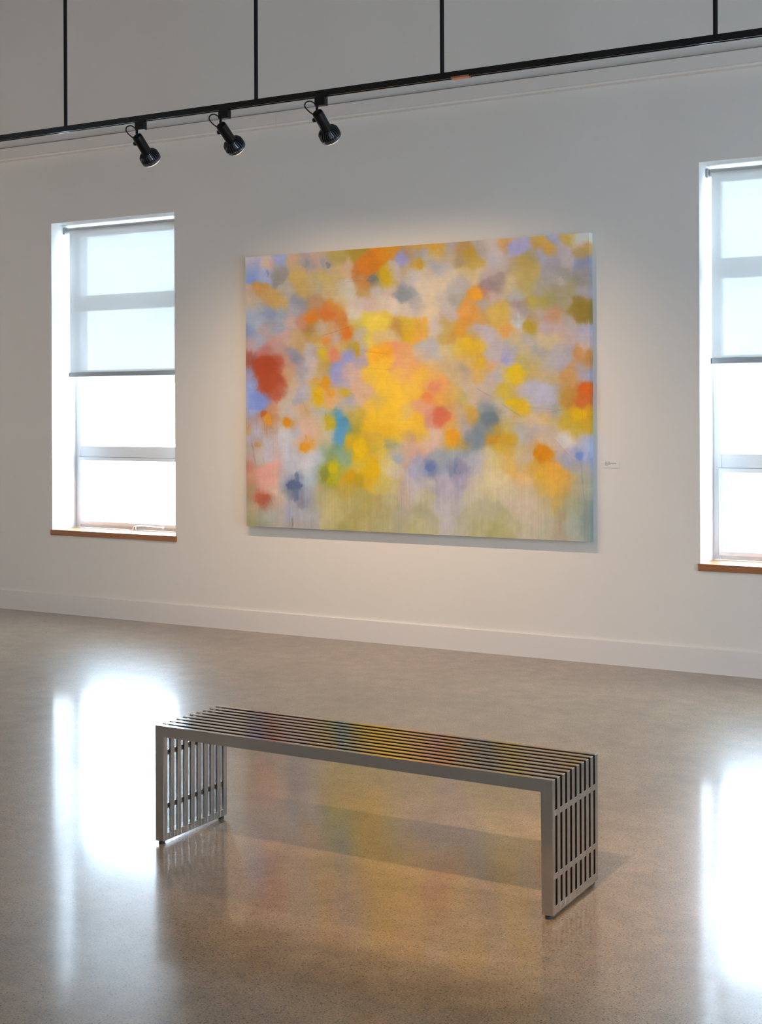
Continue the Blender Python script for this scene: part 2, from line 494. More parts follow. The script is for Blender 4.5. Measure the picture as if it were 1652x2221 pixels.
win_1 = window(1, WIN_X[0], 'tall white window left of the painting, blind halfway down, seen in full')
window(2, WIN_X[1], 'tall white window at the right edge, right of the painting and its card')
window(3, WIN_X[2], 'tall white window farther along the wall, outside the view to the right')
blind(WIN_X[0], .066, 'translucent white roller blind half lowered in the window left of the painting')
blind(WIN_X[1], .036, 'translucent white roller blind half lowered in the window at the right edge')
blind(WIN_X[2], .036, 'translucent white roller blind half lowered in the farthest window, outside the view')
for i, wy in enumerate(FILL_WIN_Y):  # unseen windows added to bring more daylight in from the right
    w_ = copy_tree(win_1)
    w_.name = 'window_%d' % (4 + i)  # numbers from 4 up are the added windows, outside the view
    w_.location = (RX1, wy, WIN_Z0); w_.rotation_euler.z = -math.pi / 2
    w_['label'] = 'added tall white window in the right-hand side wall, outside the view, ' + ('nearest the painting', 'in the middle', 'farthest from the painting')[i]

# ---------------------------------------------------------------- slatted steel bench
KX0, KX1, KY0, KY1, KZT, KZB = 1.2416, 2.8234, -4.2051, -3.8122, 0.4386, 0.012
bench = tag(empty('slatted_bench', ((KX0 + KX1) / 2, (KY0 + KY1) / 2, 0)), 'brushed steel bench of parallel slats standing on the concrete floor', 'bench')
bl = (KX1 - KX0) / 2; bd = (KY1 - KY0) / 2
NB, TH, LW = 10, 0.0225, 0.0387
pitch = (2 * bd - TH) / (NB - 1)
BB = 0.027                                       # height of the foot rail
prof = [(-bl, KZB), (-bl + LW, KZB), (-bl + LW, KZT - .039), (bl - LW, KZT - .039), (bl - LW, KZB), (bl, KZB), (bl, KZT), (-bl, KZT)]
slat_me = MB().prism(prof, 1, 0, TH).bevel(.0016, 2).mesh('slat')
for i in range(NB):
    o = link('slat', slat_me, M['steel'], bench)
    o.location.y = -bd + i * pitch
span = pitch - TH
cross_me = {}
def cross(name, z0, z1, x0, x1):
    """one short spacer between each two neighbouring slats"""
    me = MB().box(x0, x1, -.0004, span + .0004, z0, z1).bevel(.0008, 1).mesh(name)
    for i in range(NB - 1):
        o = link(name, me, M['steel'], bench)
        o.location.y = -bd + i * pitch + TH
for s in (-1, 1):
    xo = s * (bl - .0006)
    for z0, z1, dep in ((0.321, 0.340, .020), (0.1225, 0.1410, .020)):
        a, b = sorted((xo, xo - s * dep))
        cross('crossbar', z0, z1, a, b)
    a, b = sorted((xo, xo - s * (LW - .0012)))
    cross('foot_rail', KZB + .0004, KZB + BB, a, b)
    for yy in (-bd + .014, bd - .014):
        MB().lathe([(.0125, 0), (.0125, .009), (.006, .009), (.006, .0132)], 16, Matrix.Translation((s * (bl - LW / 2), yy, 0))).build('foot', M['rubber'], bench, smooth=True)

# ---------------------------------------------------------------- track lighting
def rail_run(name, y, label, rods, x0, x1, group=None, glint=None):
    root = tag(empty(name, (0, y, 3.272)), label, 'track', group)
    rm = MB()
    pr = [(-.0165, 0), (-.0165, .033), (.0165, .033), (.0165, 0), (.0095, 0), (.0095, .003), (.0125, .003), (.0125, .026), (-.0125, .026), (-.0125, .003), (-.0095, .003), (-.0095, 0)]
    rm.prism(pr, 0, x0, x1)
    rm.build('rail', M['rail'], root)
    MB().box(x0, x1, -.0124, -.0105, .012, .016).build('conductor', M['conductor'], root)
    MB().box(x0, x1, .0105, .0124, .012, .016).build('conductor', M['conductor'], root)
    for rx in rods:
        MB().lathe([(.011, .032), (.011, RZ1 - 3.272 - .012)], 14, Matrix.Translation((rx, 0, 0))).build('hanger_rod', M['black'], root, smooth=True)
        MB().lathe([(.045, RZ1 - 3.272 - .014), (.045, RZ1 - 3.272)], 20, Matrix.Translation((rx, 0, 0))).build('canopy', M['black'], root, smooth=True)
    if glint is not None:
        MB().box(glint - .05, glint + .05, -.019, .019, -.0025, .006).build('joiner', M['copper'], root)
    return root
TY1, TY2 = -2.0, -5.85
rail_run('lighting_track', TY1, 'long black lighting track hung from slim rods in front of the wall', (-1.215, 0.1687, 1.3127, 2.7125, 4.2, -2.7), -3.6, 8.5, glint=1.4207)
rail_run('lighting_track', TY2, 'black lighting track above the viewer, outside the view', (-1.6, 0.3, 3.2, 5.3), -3.0, 7.5)

def spotlight(x, y, aim, watts, label, group, spot=100, blend=1.0, beam=None):
    """aim: direction of the lamp's axis. Root is on the track's underside."""
    root = tag(empty('track_spotlight', (x, y, 3.272)), label, 'spotlight', group)
    ad = MB().box(-.032, .032, -.018, .018, -.048, -.0005); ad.bevel(.003)
    adap = ad.build('adapter', M['black'], root)
    ax = Vector(aim).normalized()
    pv = Vector((-.012, -.022, -.083))                      # head of the housing, where stem and cord meet it
    MB().tube([(-.018, -.012, -.046), (-.017, -.015, -.066), pv + ax * .012], .0075, 10).build('stem', M['black'], root, smooth=True)
    MB().tube(spline([(-.006, -.010, -.046), (-.020, -.016, -.040 - .002), (-.050, -.024, -.022), (-.078, -.028, -.026), (-.084, -.030, -.046), (-.066, -.028, -.070), (-.036, -.024, -.094)], 6), .0036, 8).build('cord', M['black'], root, smooth=True)
    rot = ax.to_track_quat('Z', 'Y').to_matrix().to_4x4()
    T = Matrix.Translation(pv) @ rot
    MB().lathe([(.0, .0), (.020, .0), (.0275, .004), (.0295, .012), (.0295, .124), (.027, .126), (.0, .126)], 28, T, cap=False).build('housing', M['black'], root, smooth=True)
    side = Matrix.Translation(pv + ax * .052 + Vector((-.029, 0, 0))) @ Matrix.Rotation(-math.pi / 2, 4, 'Y')
    MB().lathe([(.004, -.002), (.004, .008), (.0115, .008), (.0125, .013), (.0115, .020), (.0, .020)], 14, side, cap=False).build('thumbscrew', M['black'], root, smooth=True)
    hs = MB()
    hs.lathe([(.026, .114), (.0285, .126), (.044, .160), (.0555, .164), (.0595, .168), (.0595, .180), (.057, .183), (.0495, .183), (.049, .179), (.0, .179)], 36, T, cap=False)
    nf = 26
    for k in range(nf):                                     # radial cooling fins
        a = 2 * math.pi * k / nf
        R = T @ Matrix.Rotation(a, 4, 'Z')
        q = [(.026, .120), (.0330, .120), (.0490, .127), (.0580, .140), (.0595, .168), (.040, .168)]
        A = [hs.bm.verts.new(R @ Vector((r, -.0016, h))) for r, h in q]
        B = [hs.bm.verts.new(R @ Vector((r, .0016, h))) for r, h in q]
        hs.bm.faces.new(A); hs.bm.faces.new(B[::-1])
        for i in range(len(q)):
            j = (i + 1) % len(q)
            hs.bm.faces.new((A[i], B[i], B[j], A[j]))
    bulb = hs.build('finned_bulb', M['heatsink'], root, smooth=False)
    ln = MB().lathe([(.0530, .1835), (.0525, .187), (.046, .194), (.030, .199), (.0, .201)], 30, T, cap=False).build('lens', M['lens'], bulb, smooth=True)
    ld = bpy.data.lights.new('spot_beam', 'SPOT')
    ld.energy = watts; ld.color = WARM; ld.spot_size = math.radians(spot); ld.spot_blend = blend; ld.shadow_soft_size = 0.03
    lo = bpy.data.objects.new('spot_beam', ld); col.objects.link(lo)
    bq = Vector(beam or aim).normalized().to_track_quat('Z', 'Y').to_matrix().to_4x4()    # the reflector may throw the light lower than the housing's axis
    lo.matrix_world = Matrix.Translation(Vector(root.location) + pv + ax * .235) @ bq @ Matrix.Rotation(math.pi, 4, 'X')
    return root

def aim(deg, swing=0.0):
    a = math.radians(deg)
    return (math.sin(swing) * math.cos(a), math.cos(swing) * math.cos(a), -math.sin(a))
g = 'black spotlights on the track'
for x, a, where in ((-0.6416, 41, 'first black track spotlight from the left, nearest the left hanger rod'),
                    (-0.0450, 35, 'middle one of the three black track spotlights, left of the second hanger rod'),
                    (0.5880, 37, 'third black track spotlight from the left, right of the second hanger rod')):
    spotlight(x, TY1, aim(a + 1), PAINT_LAMP_W, where, g, spot=94, blend=1.0, beam=aim(47))
def aim_at(x, y, tx, ty, tz):
    return (tx - x, ty - y, tz - 3.1)
spotlight(3.40, TY1, aim_at(3.40, TY1, 2.3, -4.3, 0), FLOOR_LAMP_W * .5, 'black track spotlight farther right on the wall track, outside the view', g, spot=60)
spotlight(2.80, TY2, aim_at(2.80, TY2, 2.45, -3.5, 0), FLOOR_LAMP_W * 1.35, 'black track spotlight above the viewer aimed at the bench, outside the view', g, spot=56)
spotlight(-0.30, TY2, aim_at(-0.30, TY2, -0.6, -2.6, 0), FLOOR_LAMP_W * .3, 'added black track spotlight above the viewer aimed at the floor before the painting', g)  # fill lamp, added for warm light bounced off the floor
spotlight(5.60, TY2, aim_at(5.60, TY2, 5.6, -3.0, 0), FLOOR_LAMP_W * .5, 'added black track spotlight above the viewer, rightmost on its track, outside the view', g)  # another added fill lamp, warm bounce from the floor at right
fill_track = rail_run('lighting_track', 0.0, 'added black lighting track along the left-hand wall, outside the view', (-4.2, -1.2, 1.8, 4.4), -5.5, 5.0)  # unseen track added to carry the fill lamps for the left-hand wall
fill_track.location = (-4.3, -6.3, 3.272); fill_track.rotation_euler.z = math.pi / 2
for y, n in ((-2.6, 'nearest the painting wall'), (-5.2, 'second from the painting wall'), (-7.8, 'third from the painting wall'), (-10.4, 'farthest from the painting wall')):
    spotlight(-4.3, y, (-2.0, 0, -1.1), FILL_LAMP_W, 'added black spotlight on the left-hand track, %s, outside the view' % n, g, spot=104)  # added fill lamps: the wall bounces their warm light into the room

# ---------------------------------------------------------------- the abstract painting
# Patches of colour, read off the photograph tile by tile: "x y hex". Each tile: origin and scale.
TILES = [
 (500, 490, .24213, '''200 320 8f93b0,180 430 7f8fc0,330 330 b99c8c,300 430 97a0c0,420 300 8a94b8,430 430 8d8782,560 330 b3967a,680 330 9a8f8c,760 280 b59a88,850 350 a8988e,950 300 b19a58,600 450 c2a05f,720 480 b9a070,850 460 bfa668,950 400 c2a676,1040 380 c9a88a,1130 260 a98a35,1230 330 cc7a2e,1350 250 d98a22,1450 230 d8902a,1150 400 bf7534,1230 420 cb7a30,1180 500 bf8555,1270 490 7d7a6c,1380 440 c9a21c,1370 520 c0a43a,1530 300 9a98c0,1620 260 b08f70,1450 420 c2b0ac,1560 400 b8a07f,1620 470 c0b4b0,1540 620 8f9296,1620 630 9a9a9c,1400 600 c7ada2,1300 580 bdb0ae,1200 580 bf9a60,1050 580 c5bba8,1000 680 c9b490,900 600 bda574,780 560 b3a180,650 560 bb9d62,500 580 b0a596,250 580 b98a48,400 650 c09a58,170 600 b59c8c,320 640 bd9660,180 700 b8a690,450 700 bda06a,600 680 8f8f9a,560 740 a9a6ae,250 770 a0a6b5,170 780 9ba6be,350 790 8d97ad,430 800 98a0b0,200 880 a7acb8,350 900 a29a9e,160 950 8590b0,300 930 b09a98,430 920 9a9cae,520 860 c0a69c,650 850 c08a72,720 840 d07c2c,860 790 c87538,760 700 b28a66,960 740 cd8838,980 840 c97d3c,1080 720 d0bca8,1150 700 cdb8b0,1120 800 d3c4ae,1250 720 cdb0a0,1350 700 d2bca8,1450 720 d8c2ae,1560 740 d0bcaa,1300 880 e2c452,1220 850 dcc04c,1370 830 dcba4a,1570 900 d8ae3c,1500 930 bf8f48,1600 960 dcab30,1130 900 cdb55c,1150 980 bfb2a8,1230 1030 e0c450,1350 1010 dcb87c,1450 1000 d4b886,720 920 a3824c,800 920 bfa992,900 920 c39668,1040 960 d57a30,860 1030 d68a4a,940 1000 b5a2a0,740 990 bf9a54,600 1000 bd9c74,480 1000 c49e92,400 1060 bf958a,230 1020 a8a8b8,180 1080 b59a98,300 1120 b4746a,160 1180 a05a50,300 1240 ae4e34,400 1260 b85a44,520 1220 c09080,570 1170 8e8f9e,620 1090 c4a06a,700 1110 bdaeb0,760 1130 b0a2ac,820 1135 cfae30,850 1060 c8ac6a,930 1130 da8c6c,1000 1080 caa865,1060 1160 9c9cc8,1120 1100 b8962e,1180 1080 b5a6b0,1150 1190 b4a0a8,1300 1130 f2ac2c,1380 1100 eea438,1450 1110 e8946a,1550 1150 e0a068,1400 1200 f4b836,1500 1230 e8a274,1600 1250 eaaa6e,1300 1300 f2bc36,940 1300 9a98c8,1050 1330 caa8a4,730 1250 c8b4ac,550 1310 c8a078,650 1300 9d96a4,830 1280 bd9c50'''),
 (900, 490, .24818, '''20 170 d0962c,150 190 d8a43a,230 180 c9a050,180 260 d0b070,30 260 9a98a0,30 330 c59a40,80 250 b8b0b4,180 330 aaa8ae,310 180 aaa0a4,300 260 bda888,400 190 b08a58,460 240 b99440,400 300 a89272,500 340 c0a050,560 180 aea09a,650 180 bdaea6,780 130 bf9660,680 260 b9aeb0,880 190 a3a0c4,960 150 9e9cbc,1070 110 b3934e,1160 190 b8934c,1210 110 8b93b0,1330 90 a09052,1440 100 b3aeb0,1470 200 a08a5c,1280 200 a49ca6,1110 270 a09eb6,1020 280 a3946e,960 330 b59a50,920 400 bba468,1010 420 b8a060,860 350 b09878,780 320 b8aaa2,1200 320 9b969e,1340 300 aaa4a8,1460 320 7f87a4,1490 400 8f8e96,1150 430 a09a9a,1300 420 969290,1270 480 a8a296,1450 480 8e8a84,1490 580 a09aa2,250 360 bfb4b0,100 420 ccb8a2,300 450 d4bea2,60 520 d4bfa8,200 520 d8c2a4,450 420 ccb27e,540 440 d3b98e,430 490 b8aaa6,620 460 bba8a2,650 510 9c8684,720 500 a08c88,600 580 b8826c,530 595 e09c38,350 560 b8aea6,350 640 a8a396,250 640 c4b4aa,120 640 d8c2a0,40 680 b8aaa6,110 740 d8be9e,820 520 c4ae86,950 520 b7a266,880 600 b0aca8,1060 540 a59c86,1250 560 a0957c,1350 540 a19676,1180 640 a0976c,1020 660 b3a050,1110 670 ab9a52,1300 680 a29878,1460 700 93793a,1470 800 8f7a36,1400 760 97803c,1250 780 bb906c,1190 780 c09378,1330 830 aba098,680 620 c2aaa0,580 690 b0a096,450 720 dd9c50,520 770 dd9a48,440 800 d8943e,600 820 c89a58,740 720 d2ac54,770 780 d8b25c,740 860 d4a84e,780 920 dfa05a,700 800 d3ac60,850 780 c0aea6,900 690 a18c88,940 760 aa9c98,1000 870 b89a3e,900 830 c4c0be,1040 800 b49a78,1090 740 b8a2a0,1150 880 bda8a6,1250 880 c4aaa4,1370 880 bbaab0,1480 880 aaa4be,1500 960 b8aab0,1330 960 c2aca6,50 900 dca644,20 960 eaa648,180 900 ccbab2,300 780 c2b0ac,280 870 c3a25e,380 900 d69a40,320 950 cb9a48,250 940 c6a560,440 1020 dfb238,520 1010 e0b030,470 1080 e0b03a,370 1080 ddb850,570 920 bcaec0,620 960 c2b2b8,520 950 c8a468,700 980 bcaeae,870 980 cdb588,960 990 b8aca6,830 1080 b0a8aa,960 1070 c4b08c,1150 1020 ccb68c,1230 1000 cbb290,1090 1090 aca6a4,1260 1090 b4aaaa,1360 1100 aaa4ae,1430 1110 bf8a4e,1490 1180 bd8a50,1540 1130 bb8248,1490 1090 c4b0ac,100 1060 b8b0ae,170 1130 bcb2ac,60 1150 cdb69c,280 1100 d3b88a,20 1220 eba660,150 1230 dcb27c,300 1210 d2b488,470 1180 d8b068,570 1200 d3a83e,570 1280 d0a550,650 1240 dea86a,700 1150 bfb0b0,790 1170 a8a2c0,830 1230 b0aac4,870 1270 dbb82c,900 1310 dcb43c,790 1290 d8b858,700 1290 b8b0b8,950 1180 b8a86e,1060 1160 beaa80,1060 1250 c4aa70,1160 1220 b4aaa8,1250 1230 aea6b4,1200 1290 b8a88c,1380 1260 bd9262,1350 1310 c39250,1460 1240 a8a2b0,430 1270 b09c90,30 1300 f2b24c,350 1290 d2b284'''),
 (500, 800, .24213, '''160 60 9c94ac,300 40 b04c30,400 60 b8553c,450 100 b4593c,330 130 ae5034,420 220 b8644c,350 220 b0573c,200 140 929cc4,240 250 8090cc,310 300 8291c8,180 300 98a2cc,250 370 8a98cc,530 30 cba07c,570 120 ccac8c,540 210 c8b0a0,500 290 c6b4a0,490 370 c4b6ac,700 30 c9b4a8,640 60 b0a6ac,800 40 c8ac8c,770 130 cfa458,850 140 d89a34,900 210 dd9a3c,780 220 dfaf1e,780 290 d8b02c,860 260 e0ac78,690 220 b8b0bc,630 280 a8a2b0,740 330 c8b098,960 50 9a9ac8,930 120 a8a2c4,1010 90 b0a4bc,1010 210 cba850,960 240 d0b090,1070 300 a8a6c0,1040 330 c2b0a0,1100 60 dcb4a0,1150 150 dbb094,1200 230 dcb08a,1150 280 d4b090,1250 60 ecbc4c,1330 40 f6c23c,1400 150 fac53e,1330 280 dcb45c,1260 330 ecbc44,1500 60 f0b65c,1580 100 ecaa64,1620 170 f4be50,1500 250 fac440,1430 400 fcc43a,1300 430 f8c030,1580 410 ecbc62,1600 520 f4c038,1250 520 f0bb2c,1400 560 f2bc2e,1500 620 eebc38,1600 620 d0a868,170 380 9a9ec0,160 480 a88a74,300 410 bd6a3c,350 380 c08e70,400 360 c8906a,340 450 cf9038,320 520 b88048,400 440 c29068,260 440 b09088,230 500 b0aabc,280 560 b0acbc,380 540 bb9a88,200 570 b0aec0,150 540 b89468,510 480 d08a2c,450 500 c4c0c4,480 600 c8c4c8,450 680 c6c0c4,570 560 b8b4c4,550 420 c0b2b0,620 400 cfae90,680 390 c6a070,700 480 dab298,680 560 e0b49c,650 480 d4b49c,760 430 c8b49c,800 390 b0b4b8,870 440 ccb04a,900 500 b8a828,840 540 c9b88c,930 440 6f9fb0,990 470 5a94b4,1030 530 6a9ab0,980 600 5f9cc0,1000 690 639aae,960 640 78a2c0,880 600 c6bcac,800 640 d2b090,780 580 d6b496,860 660 b5b494,670 680 d8983e,620 640 d0b4a0,230 680 b0906c,180 640 a8a0b0,160 720 a89890,250 750 c4b4b4,340 700 b4aebc,330 780 bcb4c0,400 640 bba8a4,400 760 c4a8a0,200 760 b89c94,260 820 b4b0a4,480 760 bebcc4,560 740 bcb8c0,620 820 c0bcc4,690 780 c8c4cc,690 860 cac6ca,780 800 b4bac4,550 860 b8b8c0,850 720 a0ac8c,920 740 8aa070,890 800 8a9c6c,960 760 8aa684,1040 780 8ca88c,1010 850 9cae78,1050 650 e0b020,1070 700 d8a424,1160 690 e4b814,1170 760 e0b418,1130 620 c8ac30,1130 530 b0a038,1100 450 bfaa50,1070 400 c4ae70,1150 400 d0ac40,1230 640 d8ac38,1290 700 d4b040,1230 720 d2ac3e,1340 720 e4c050,1270 620 dcb040,840 900 8e9640,900 950 b0a820,840 970 8a8c38,920 880 c4b018,900 1010 b2a82e,960 920 a8a83e,830 1030 a39c60,1060 960 cc9c20,1040 1030 c8a030,1130 1000 b89a24,1110 880 d2b44c,1200 930 e2b21c,1270 880 e4b40c,1230 1020 dcaf28,1290 960 e0ac20,1170 850 d8b840,1080 1100 c0a044,1010 1120 bc9e48,1020 950 c0a850,1380 850 dac070,1450 760 c4b8a0,1430 690 b0a878,1490 790 a8aeb4,1480 700 b8b09c,1550 740 cdac90,1600 760 d2a89c,1620 680 dcb0a0,1560 860 c8a890,1620 880 b0aec8,1490 930 cfc0a8,1430 900 d4c4a0,1350 980 cdb860,1330 1060 c8b058,1450 1040 c8b47c,150 850 b07060,200 860 c49078,300 880 d8a094,380 900 daa494,250 950 cf9080,330 980 dca090,400 1000 d8a896,450 930 c8a8a4,300 1060 d49e8c,200 1000 c08c70,170 1080 b09068,160 1200 a09468,280 1150 c06448,300 1180 bf5f48,240 1190 c48060,340 1190 b07058,400 1100 d4b09c,430 1180 ccac98,480 1080 c0b4ac,500 1000 a8aab4,570 1050 5e6a88,590 980 737c98,520 1070 6c7894,580 1130 707894,620 1090 8088a0,540 930 b0b0b8,640 1000 a8b0bc,700 920 b8bcc0,700 1020 b0b8c0,760 900 a8b4be,760 980 a0aab4,690 1120 a8acb8,630 1200 8c8898,680 1180 9a9aa8,520 1220 a8a8b4,530 1320 a0a4bc,600 1300 a8a4ac,680 1320 aaa8b0,740 1250 a8a49c,720 1400 a49c9c,560 1400 a89c90,620 1400 b0a49c,320 1310 a8aa98,400 1300 b0aca0,250 1300 aaa684,180 1310 b09c68,200 1390 a09a60,300 1390 a2a080,420 1390 b0a08c,470 1300 bca8a4,450 1400 b8a49c,220 1240 c0a07c,380 1230 c0a890,900 1160 c0ac60,840 1100 b8a870,780 1130 b4a880,820 1220 bcaa68,920 1230 c6b068,860 1330 c0b078,900 1390 b8a868,960 1320 bcac60,1040 1220 b8a658,1100 1330 b09c50,1000 1420 a89c50,1130 1180 b4a45c,1200 1200 bca44c,1180 1300 b4a050,1250 1380 b8a464,1300 1200 b8a05c,1370 1300 b0a060,1350 1420 b0a468,1430 1200 baaa78,1480 1350 b4a878,1560 1080 c4a898,1570 1180 c0a890,1540 1280 b0a488,1540 1400 b0a478,1620 1040 c0b4b8,1620 1150 c4b8a8,1620 1300 b8ac80,1620 1430 b4a868'''),
 (900, 800, .27240, '''20 60 f4be40,20 180 fcc240,60 40 f2b850,130 60 e8ae60,90 150 f0a85c,150 150 e8946c,220 140 eaa060,100 220 ec9058,200 230 eeaa50,290 160 dcb468,280 250 e4ac5a,40 300 eca878,90 320 e8a488,150 370 e28870,210 370 dc7858,200 430 e08068,130 420 d89c88,270 400 e8a054,30 400 f8ba38,20 480 f4bc3c,60 540 e4b858,300 340 dca670,350 60 d4b488,450 60 d4b080,490 40 dca84e,560 60 bfb0ac,640 60 bab0b0,400 110 ccb49c,430 200 c8b090,520 160 c8b0a0,600 130 c4b0a0,580 220 bcaa9a,480 250 ccb098,360 240 c8b068,430 330 cca44c,460 390 cca050,360 360 c8ac8c,400 420 b8a49c,540 290 98a0a4,600 340 868e94,560 390 7c868e,630 390 6f7a80,500 470 868e98,590 460 848e98,520 550 7e8a96,460 560 8a929a,470 620 8e969c,400 480 b0aab0,680 300 c4b49c,740 370 c8b8ac,690 180 ccb24c,720 200 d4b438,780 40 e0b82c,830 40 dcb834,790 110 d8b850,760 200 c8a878,770 270 dcb824,840 310 e0b42c,880 310 dcb43c,810 360 c8a868,840 160 c4b4b0,910 120 b4b0c4,1000 150 b6b2c6,960 240 bbb4c0,1060 240 b4aebc,1110 180 aaa6ac,1100 330 a09c9c,1000 330 b8b0b0,900 60 c0a468,1000 60 c4a880,1120 80 bca070,1200 60 bf9464,1260 100 c0905c,1340 60 a8a2b4,1200 200 b89048,1250 180 c0853c,1350 170 cc6428,1340 240 c46a34,1310 280 c4783c,1220 270 bb8a3c,1310 350 d4a820,1370 350 d09428,1250 400 c4a034,1200 430 c4a43c,1350 430 c8a030,1300 500 bca43c,1230 500 c4a848,1160 360 b8a878,1020 390 d0ac70,930 420 ccb494,1080 430 c8ae80,850 430 c8b088,960 500 b8a8a4,1060 490 c0aea0,900 560 b8a8a0,700 420 bca868,740 460 c8b068,650 470 b89a40,620 560 c8962c,700 560 cc9c34,770 570 cb9d34,670 620 cca848,760 640 cca850,570 560 b89450,840 480 acaca4,850 560 bcbab8,840 640 c8b480,880 700 c4ae98,930 630 cba880,160 530 dcb8a4,110 590 d8b4a4,200 590 d4b498,60 620 e0b490,30 670 d8a898,300 540 e8a030,270 590 dca438,390 600 b89c58,340 600 c8a048,250 480 e4ae60,340 470 d8a868,30 740 b0aabc,60 820 a8aabc,110 790 7884b0,130 800 6c78a4,180 700 a8a8b0,240 680 a4a8ac,330 660 a4a8b0,290 760 9a9eac,320 790 8088a4,380 800 9690a8,200 800 a0a4b0,440 720 aaaab4,500 700 b4b0b8,400 660 9098a0,480 800 b8b2b8,500 880 b8b0b0,400 880 aca2b4,340 920 a49cb0,220 900 b4acbc,180 960 b4aab4,280 960 c0b4c0,320 1010 aca4b0,250 1080 c0b4b8,200 1120 bcb0b0,300 1100 b8acac,240 1220 beb4b0,120 900 c4b8b0,60 900 bcb0b4,50 1000 c4b898,110 1050 c0b48c,60 1120 b0a47c,130 1180 b4aa84,50 1250 b8ac7c,120 1280 bcae80,570 660 ccba90,600 740 d4be8c,640 720 d0bc84,560 820 ccba98,620 860 dac698,700 860 dcc494,560 900 d4c298,460 920 c8b8a4,480 1000 ccbca0,400 1050 c4b8a0,560 1000 c8b88c,660 960 d0bc94,740 940 d0bc94,700 720 d4b470,760 780 d8b060,830 850 dcb070,900 880 d8b27c,840 930 d4b488,780 1000 ccb898,900 980 ccb494,870 770 c8aa78,1000 640 d08420,1030 690 d48c1c,1070 680 cc8c30,970 760 d09c3c,930 800 cca458,1000 860 d8a83c,1080 800 dca040,1130 780 d89c44,1110 880 dca448,1180 870 dca048,1130 960 d8a840,1060 960 d4aa50,1000 940 ccac60,1120 1060 cca44c,1210 920 d8a44c,1180 1000 c4a050,1030 560 c8b498,1080 600 ccb4a0,1150 640 c4b0a8,1200 560 ccc4c0,1240 600 ccc0bc,1170 700 a8a2ac,1200 730 9c9cb4,1240 690 b4aebc,1310 690 7c8cc0,1280 660 98a0c4,1350 700 94a0c4,1370 600 a0a8c8,1340 560 b4b0bc,1260 770 a4a0a0,1330 780 9c9ca0,1380 800 a8a4ac,1260 880 b8a470,1290 950 b4a47c,1340 900 a0a08c,1370 1000 a0a490,1250 1030 a8a478,1220 1120 a4a47c,1300 1100 a4a684,1350 1080 8c9888,1370 1180 88948c,1340 1280 8e9c90,1270 1180 a8ae98,1220 1250 b0b49c,1280 1300 acb09c,1160 1180 b09c70,1140 1280 b49c7c,1150 1340 b0a080,1050 1060 c0ac78,1000 1120 c4b088,900 1080 ccb498,820 1100 ccb498,860 1180 c8b494,960 1200 c4b090,1050 1220 bcb090,1050 1320 b8ae8c,900 1300 c0b090,800 1250 bcae80,700 1200 b4a874,600 1150 b8ac84,520 1100 bcb08c,640 1280 a8a060,560 1250 b4a870,450 1180 bab084,380 1230 b8b094,480 1290 b4a974,350 1300 bcb498,700 1320 b0a568,240 1310 c0b4a8'''),
]
